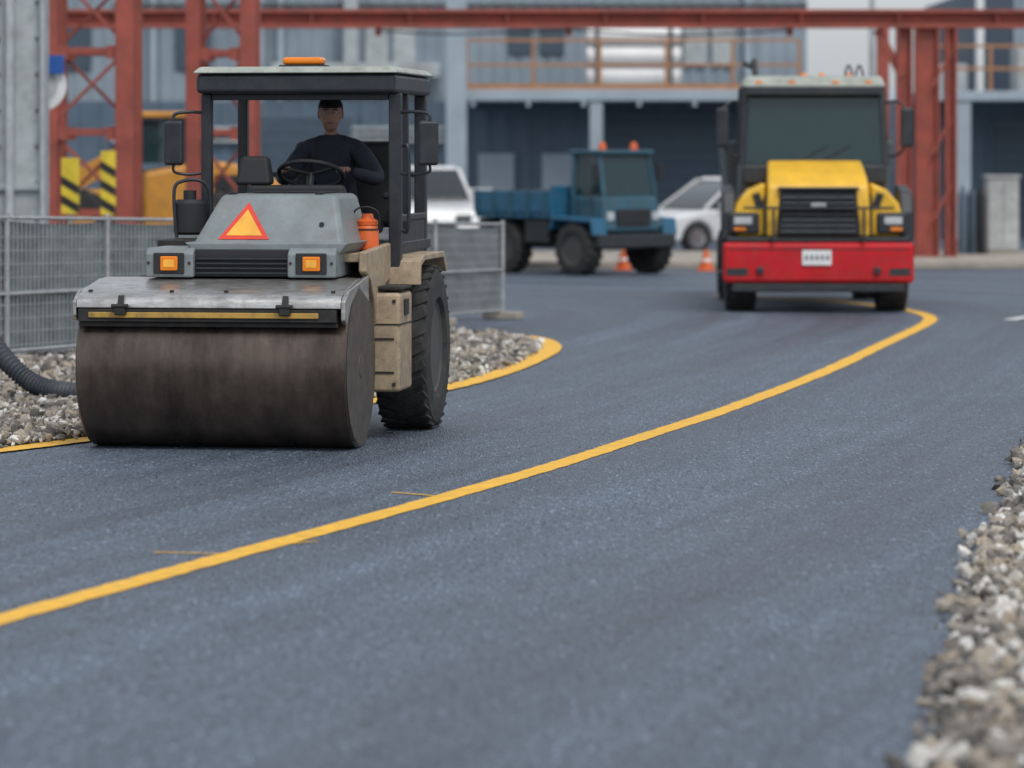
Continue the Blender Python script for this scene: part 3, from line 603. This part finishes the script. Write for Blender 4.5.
car('parked_car',(2.72,76.2,0),-58,1.85,1.6,m_white)
car('parked_car',(-1.50,71.5,0),10,1.9,1.85,m_white,True)

# ------------------------------------------------------------------ wheel loader (behind lattice tower)
wl=empty('wheel_loader',(-7.9,62,0),-80)
m_lo=M('loader_yellow',(.60,.27,.035),.55,dirt=.4,vs=3)
prism('rear_body',wl,[(1.5,.8),(1.5,1.80),(2.6,2.0),(3.4,1.90),(4.0,1.5),(4.05,.8)],-.8,.8,m_lo,bev=.10,seg=3)
box('front_frame',wl,-.5,.5,-.2,1.6,.8,1.5,m_lo,.05)
for s in (-1,1):
    box('engine_grille',wl,.801 if s>0 else -.82,.82 if s>0 else -.801,2.7,3.5,1.2,1.75,m_matte,.01)
    wheel('wheel_f',wl,(s*1.0,.3,.75),.75,.5,m_lo,18,s,.04); wheel('wheel_r',wl,(s*1.0,3.0,.75),.75,.5,m_lo,18,s,.04)
    bar('lift_arm',wl,(s*.5,1.2,2.1),(s*.5,-1.0,.9),.12,.3,m_lo)
    for y0_,y1_ in ((1.3,1.4),(2.5,2.4)): bar('cab_post',wl,(s*.65,y0_,1.95),(s*.6,y1_,2.75),.08,.08,m_black)
frust('cab_glass',wl,(-.63,.63,1.3,2.5,1.95),(-.58,.58,1.4,2.4,2.7),m_glass,.01); box('cab_roof',wl,-.72,.72,1.2,2.6,2.72,2.84,m_lo,.04)
prism('bucket',wl,[(-1.0,.2),(-.9,1.2),(-1.1,1.3),(-1.9,.9),(-2.1,.15)],-1.3,1.3,m_lo,bev=.04)

# ------------------------------------------------------------------ fence
fa=np.array([-7.6,31.5]); fb=np.array([-.12,46.2]); fe=empty('mesh_fence')
L=np.linalg.norm(fb-fa); u=(fb-fa)/L; nP=9
def fh(t): return 1.62-.40*t
for i in range(nP+1):
    t=i/nP; q=fa+(fb-fa)*t; cyl('post',fe,(q[0],q[1],0),(q[0],q[1],fh(t)+.05),.028,m_galv,12); boxr('foot',fe,(q[0],q[1],.05),(.5,.22,.10),m_conc,.02,(0,0,math.degrees(math.atan2(u[1],u[0]))+90))
for z in (.14,None,.75):
    z0=fh(0)-.0 if z is None else z; z1=fh(1) if z is None else z*.85
    cyl('rail',fe,(*fa,z0),(*fb,z1),.019,m_galv,10)
bm=bmesh.new(); nw=int(L/.075)
for i in range(nw):
    t=(i+.5)/nw; q=fa+(fb-fa)*t
    bmesh.ops.create_cube(bm,size=1,matrix=Matrix.Translation((q[0],q[1],fh(t)/2+.05))@Matrix.Diagonal((.007,.007,fh(t)-.12,1)))
for k in range(9):
    a=Vector((*fa,.2+k*.15)); b=Vector((*fb,.17+k*.113)); d=b-a
    bmesh.ops.create_cube(bm,size=1,matrix=Matrix.Translation((a+b)/2)@d.to_track_quat('Z','Y').to_matrix().to_4x4()@Matrix.Diagonal((.007,.007,d.length,1)))
mk('wire_mesh',fe,bm,m_galv)
bm=bmesh.new(); nrm=np.array([-u[1],u[0]])*.04; prev=None; NS=120
for i in range(NS+1):
    t=i/NS; q=fa+(fb-fa)*t+nrm*(1+.35*math.sin(i*.9)); sag=.03*abs(math.sin(math.pi*t*nP))
    a=bm.verts.new((q[0],q[1],.12)); b=bm.verts.new((q[0],q[1],fh(t)-.03-sag))
    if prev: bm.faces.new([prev[0],a,b,prev[1]])
    prev=(a,b)
mk('netting',fe,bm,m_net,0,True)

# hose
hp_=[(-5.6,32.2,.95),(-5.0,31.7,.80),(-4.62,31.4,.58),(-4.38,31.2,.34),(-4.15,31.1,.16),(-3.9,31,.09),(-3.55,30.8,.085),(-3.0,30.5,.08),(-2.4,30.4,.08)]
q=[]; P=[Vector(a) for a in hp_]
for i in range(len(P)-1):
    p0=P[max(i-1,0)];p1=P[i];p2=P[i+1];p3=P[min(i+2,len(P)-1)]
    for k in range(24):
        t=k/24; q.append(.5*((2*p1)+(p2-p0)*t+(2*p0-5*p1+4*p2-p3)*t*t+(3*p1-p0-3*p2+p3)*t**3))
sweep('corrugated_hose',None,q,[.082+.010*math.cos(i*math.pi/1.5) for i in range(len(q))],M('hose_rubber',(.04,.05,.065),.6,dirt=.4),16,False)

# ------------------------------------------------------------------ lattice towers
def tower(x0,x1,y0,y1,H,w1,w2,name='lattice_tower'):
    e=empty(name)
    for x,w in ((x0,w1),(x1,w2)):
        for y in (y0,y1): 
            box('leg',e,x-w/2,x+w/2,y-w/2,y+w/2,.02,H,m_redst,.008)
            box('base_plate',e,x-w,x+w,y-w,y+w,0,.02,m_redst,.002)
    n=5; dz=H/n
    for i in range(n):
        a=i*dz+.1; b=(i+1)*dz-.05
        for y in (y0,y1):
            if (i%2==0) ^ (y==y1): bar('brace',e,(x0,y-.03,a),(x1,y-.03,b),.09,.05,m_redst)
            else: bar('brace',e,(x1,y+.03,a),(x0,y+.03,b),.09,.05,m_redst)
            bar('strut',e,(x0+w1/2,y,b+.02),(x1-w2/2,y,b+.02),.09,.10,m_redst)
            for xx,sg in ((x0+w1/2+.07,1),(x1-w2/2-.07,-1)): boxr('gusset',e,(xx,y-.06,b),(.16,.012,.2),m_redst,.0)
        for x in (x0,x1): bar('strut',e,(x,y0,b+.02),(x,y1,b+.02),.07,.07,m_redst)
tower(-7.02,-5.91,55,56.1,6.2,.17,.28)
tower(-4.96,-4.11,56,57,6.2,.22,.24)
ga=empty('steel_gantry')
box('main_beam_flange',ga,-12,26,69.8,70.2,4.84,4.91,m_redst,.004); box('main_beam_flange',ga,-12,26,69.8,70.2,4.55,4.62,m_redst,.004); box('main_beam_web',ga,-12,26,69.97,70.03,4.62,4.84,m_redst,0)
for i in range(20): box('stiffener',ga,-11.5+i*1.9,-11.47+i*1.9,69.82,69.969,4.622,4.838,m_redst,0)
box('rear_beam',ga,-12,26,73.9,74.1,4.75,5.0,m_redst,.01)
for i in range(10): bar('cross_tie',ga,(-11+i*3.8,70.2,4.75),(-11+i*3.8+1.9,73.9,4.85),.08,.1,m_redst)
for x,w in ((7.62,.26),(8.06,.42),(8.52,.18)):
    box('leg_web',ga,x-w/2,x+w/2,69.96,70.0,.13,4.548,m_redst,0)
    for s in (-1,1): box('leg_flange',ga,x+s*w/2-.02,x+s*w/2+.02,69.82,70.14,.13,4.547,m_redst,.004)
    box('base_plate',ga,x-w*.62,x+w*.62,69.7,70.3,.11,.13,m_redst,.004)
bar('knee_brace',ga,(7.1,70,4.52),(7.6,70,3.6),.14,.16,m_redst)
for i in range(3): bar('lacing',ga,(8.15,69.8,.8+i*1.3),(8.52,69.8,1.5+i*1.3),.05,.05,m_redst)
for s in (7.62,8.5): box('rear_leg',ga,s-.12,s+.12,73.88,74.12,.0,4.748,m_redst,.01)
box('left_leg',ga,-11.2,-10.8,69.8,70.2,0,4.548,m_redst,.01)
for x in (-2.6,1.1,5.4): box('hanger_lug',ga,x-.06,x+.06,69.9,70.1,4.40,4.548,m_redst,.005)
sweep('power_cable',ga,[(-2.6,69.75,4.5),(-1.2,69.7,4.42),(1.1,69.75,4.5),(3.2,69.7,4.40),(5.4,69.75,4.5)],.018,m_matte)

gc=empty('steel_column')
box('flange_l',gc,-7.25,-7.19,49.75,50.25,0,6.5,m_palest,.01); box('flange_r',gc,-6.52,-6.46,49.75,50.25,0,6.5,m_palest,.01); box('web',gc,-7.19,-6.52,49.97,50.03,0,6.5,m_palest,0)
box('channel',gc,-7.0,-6.9,49.8,49.968,0,6.5,m_palest,.005); box('splice',gc,-7.189,-6.521,49.9,49.968,1.62,1.72,m_palest,.005)
for i in range(8):
    for s in (-7.12,-6.6): box('bolt',gc,s-.02,s+.02,49.945,49.969,1.2+i*.5,1.24+i*.5,m_rim,.005)
box('base',gc,-7.5,-6.2,49.5,50.5,-.0,.04,m_palest,.01)
rs=empty('round_sign'); lathe('disc',rs,[(0,.0001),(0,.36),(.02,.36),(.02,.0001)],(-6.60,50.42,3.08),m_white,axis='y',seg=40)
lathe('inner_disc',rs,[(-.006,.0001),(-.006,.24),(-.002,.24),(-.002,.0001)],(-6.60,50.42,3.08),m_cab,axis='y',seg=40)
box('blue_plate',rs,-6.5,-6.26,50.34,50.36,3.24,3.50,m_bluesign,.004); box('bracket',rs,-6.9,-6.4,50.45,50.48,3.04,3.10,m_palest,.003); cyl('sign_post',rs,(-6.60,50.47,0),(-6.60,50.47,3.5),.03,m_galv)
def hazard(x,y,z0,z1,w):
    e=empty('hazard_marker_board'); box('board',e,x-w/2,x+w/2,y-.01,y+.01,z0,z1,m_hyel,.003); cyl('post',e,(x,y+.04,0),(x,y+.04,z1),.025,m_galv)
    z=z0
    while z+.16+w*.6<=z1+.001:
        bm=bmesh.new(); yy=y-.0125; v=[bm.verts.new(c) for c in [(x-w/2,yy,z+w*.6),(x-w/2,yy,z+w*.6+.13),(x+w/2,yy,z+.13),(x+w/2,yy,z)]]; bm.faces.new(v); mk('stripe',e,bm,m_stripe_k); z+=.27
hazard(-6.38,52.0,1.25,2.06,.26); hazard(-5.90,52.6,1.22,2.16,.22)

def cone(x,y):
    e=empty('traffic_cone',(x,y,0)); box('base',e,-.18,.18,-.18,.18,0,.03,m_orange,.01)
    lathe('body',e,[(.03,.13),(.17,.10)],(0,0,0),m_orange,axis='z',seg=20); lathe('band',e,[(.17,.10),(.22,.087)],(0,0,0),m_white,axis='z',seg=20); lathe('tip',e,[(.22,.087),(.38,.028),(.39,.0)],(0,0,0),m_orange,axis='z',seg=20)
cone(2.02,65.3); cone(3.5,64.9)

ub=empty('utility_cabinet'); box('body',ub,9.48,10.1,71.7,72.3,.18,1.62,m_cab,.03); box('plinth',ub,9.5,10.08,71.72,72.28,.11,.18,m_conc,.0); box('door_seam',ub,9.785,9.79,71.69,71.699,.25,1.55,m_matte,0); box('cap',ub,9.44,10.14,71.66,72.34,1.622,1.68,m_cab,.015)
for i in range(3):
    g=empty('gas_cylinder',(8.95+i*.19,71.5+.05*i,.11)); lathe('bottle',g,[(0,.085),(.01,.09),(1.15,.09),(1.27,.06),(1.3,.03),(1.36,.03),(1.37,0)],(0,0,0),(m_wall_lo,m_dark,m_matte)[i],axis='z',seg=20)

# ------------------------------------------------------------------ warehouse
wh=empty('warehouse')
def corr(name,x0,x1,y,z0,z1,mat,pitch=.3,dep=.04):
    bm=bmesh.new(); prev=None; x=x0
    prof=[(0,0),(.35,0),(.5,-dep),(.85,-dep)]
    while x<x1:
        for a,b in prof:
            xx=x+a*pitch
            if xx>x1: break
            va=bm.verts.new((xx,y+b,z0)); vb=bm.verts.new((xx,y+b,z1))
            if prev: bm.faces.new([prev[0],va,vb,prev[1]])
            prev=(va,vb)
        x+=pitch
    return mk(name,wh,bm,mat)
corr('lower_wall',-30,45,90,0,3.4,m_wall_lo,.5)
corr('upper_wall',-30,7.4,90.4,3.3,6.6,m_wall_up,.35)
corr('upper_wall_right',12.6,45,90.4,3.3,6.6,m_wall_up,.35)
box('parapet',wh,-30,7.45,90.2,90.9,6.6,6.75,m_colp,.02); box('parapet',wh,12.55,45,90.2,90.9,6.6,6.75,m_colp,.02)
box('main_block',wh,-30,7.4,90.6,110,0,6.55,m_wall_lo,0); box('right_block',wh,12.6,45,90.6,110,0,6.55,m_wall_lo,0); box('low_block',wh,7.42,12.58,90.6,110,0,3.35,m_wall_lo,0)
box('platform',wh,-1.2,7.0,87.6,89.94,3.38,3.66,m_colp,.02); box('platform_right',wh,10.0,32,87.6,89.94,3.38,3.62,m_colp,.02)
for x,w in ((-1.35,.5),(2.05,.32),(6.9,.3),(11.0,.35),(15,.35),(20,.35)): box('column',wh,x-w/2,x+w/2,87.3 if x<-1 else 87.65,87.59 if x<-1 else 87.95,0,6.0 if x<-1 else 3.378,m_colp,.015)
def rail(x0,x1,y,z,h,mat,step=1.35):
    n=max(1,int((x1-x0)/step))
    for i in range(n+1): x=x0+(x1-x0)*i/n; box('rail_post',wh,x-.04,x+.04,y-.03,y+.03,z,z+h,mat,.005)
    for k in (.5,1): box('rail_bar',wh,x0,x1,y-.028,y+.028,z+h*k-.035,z+h*k+.035,mat,.005)
rail(-1.1,7.0,87.75,3.66,1.2,m_rail,1.35); rail(10.1,32,87.75,3.62,1.1,m_rail,1.5)
box('toe_board',wh,-1.1,7.0,87.70,87.72,3.66,3.80,m_rail,.0)
for i in range(6): box('under_beam',wh,-1.0+i*1.35,-.9+i*1.35,87.62,89.93,3.25,3.379,m_colp,.0)
for x0,x1,z1 in ((-6.6,-4.0,3.0),(2.4,6.6,3.0),(12,14.2,2.8),(16.5,20,2.8)):
    box('roller_door_frame',wh,x0-.12,x1+.12,89.86,89.93,0,z1+.12,m_wall_lo,.01); box('roller_door',wh,x0,x1,89.80,89.858,0,z1,m_dark,.0)
    for i in range(8): box('door_slat',wh,x0,x1,89.785,89.799,.3+i*.34,.33+i*.34,m_wall_lo,0)
for x in (-.4,1.2): box('personnel_door',wh,x-.45,x+.45,89.88,89.93,0,2.1,m_colp,.01)
for x in (-14,-11,-8): box('window',wh,x-.45,x+.45,90.30,90.35,4.2,5.3,m_dark,.01)
for x in (-3.4,-2.7,4.6,5.3): box('louvre',wh,x-.28,x+.28,90.28,90.35,4.3,5.5,m_palest,.01)
for x in (.2,1.0): box('upper_window',wh,x-.3,x+.3,90.28,90.35,4.6,5.4,m_dark,.01)
box('duct',wh,-6,-1.8,89.6,90.2,4.0,4.35,m_palest,.03); box('duct_riser',wh,-4.2,-3.85,89.65,90.15,4.352,6.4,m_palest,.03)
box('cable_tray',wh,-10,7.4,90.1,90.3,5.75,5.85,m_rim,.01)
for k in range(3): cyl('conduit',wh,(-10,89.85,2.4+k*.16),(-1.7,89.85,2.4+k*.16),.045,m_palest,10)
for x in (-9,-6.3,-5.8,5.9): cyl('downpipe',wh,(x,90.2,0),(x,90.2,6.5),.09,m_colp,12)
cyl('vent_pipe',wh,(11.6,89.3,3.6),(11.6,89.3,7.5),.11,m_white,14); box('plant_unit',wh,12.4,14,88.3,89.6,3.62,4.7,m_cab,.03); box('plant_unit',wh,10.4,11.2,88.5,89.3,3.62,4.3,m_palest,.03)
pr=empty('pipe_stack')
for i,z in enumerate((3.95,4.48,5.0)):
    cyl('pipe',pr,(1.85,88.6,z),(4.15,88.6,z),.26,m_white,28)
    for x in (1.848,4.152): lathe('pipe_collar',pr,[(-.02,.27),(.02,.27)],(x,88.6,z),m_cab,seg=28)
for x in (2.1,3.9): box('pipe_rack',pr,x-.04,x+.04,88.25,88.33,3.66,5.3,m_rim,.005)
bw=empty('concrete_block_wall'); box('block',bw,-3.2,-1.2,78,78.4,0,1.0,m_cab,.03); box('block',bw,-1.15,-.4,78,78.4,0,1.35,m_cab,.03)
ds=empty('distant_shed'); box('walls',ds,2,40,150,170,0,3.6,m_wall_up,.1); prism('roof',ds,[(149,3.6),(160,4.8),(171,3.6)],1.5,40.5,m_colp,bev=.02)
lp=empty('lamp_post'); cyl('pole',lp,(9.6,96,0),(9.6,96,9),.09,m_palest,14,.05); bar('arm',lp,(9.6,96,8.8),(10.9,96,9.1),.06,.06,m_palest)

# ------------------------------------------------------------------ light / world / camera
w=bpy.data.worlds.new('World'); sc.world=w; w.use_nodes=True; n=w.node_tree.nodes; l=w.node_tree.links
sky=n.new('ShaderNodeTexSky'); sky.sky_type='NISHITA'; sky.sun_disc=False; sky.sun_elevation=R(55); sky.air_density=1.0; sky.dust_density=3.0; sky.ozone_density=1.0
az=158
sky.sun_rotation=R(az)
hs=n.new('ShaderNodeHueSaturation'); hs.inputs['Saturation'].default_value=.5; l.new(sky.outputs[0],hs.inputs['Color'])
cl=n.new('ShaderNodeMix'); cl.data_type='RGBA'; cl.inputs[0].default_value=.40; l.new(hs.outputs[0],cl.inputs[6]); cl.inputs[7].default_value=(7.0,7.5,8.1,1)   # thin overcast layer
l.new(cl.outputs[2],n['Background'].inputs[0]); n['Background'].inputs[1].default_value=.14
sd=bpy.data.lights.new('sun','SUN'); sd.energy=1.5; sd.angle=R(16); sd.color=(1,.985,.96); so=bpy.data.objects.new('sun',sd); COL.objects.link(so)
dirv=Vector((math.sin(R(az))*math.cos(R(55)),math.cos(R(az))*math.cos(R(55)),math.sin(R(55)))); so.rotation_euler=dirv.to_track_quat('Z','Y').to_euler(); so.location=(10,0,20)
cd=bpy.data.cameras.new('camera'); co=bpy.data.objects.new('camera',cd); COL.objects.link(co); co.location=(0,0,2.16); co.rotation_euler=(R(90),0,0)
cd.sensor_width=36; cd.lens=3600/1024*36; cd.shift_y=-233/1024; cd.clip_end=4000; cd.clip_start=.3
cd.dof.use_dof=True; cd.dof.focus_distance=25.9; cd.dof.aperture_fstop=1.7; cd.dof.aperture_blades=0
sc.camera=co
sc.view_settings.view_transform='Standard'; sc.view_settings.look='None'; sc.view_settings.exposure=0
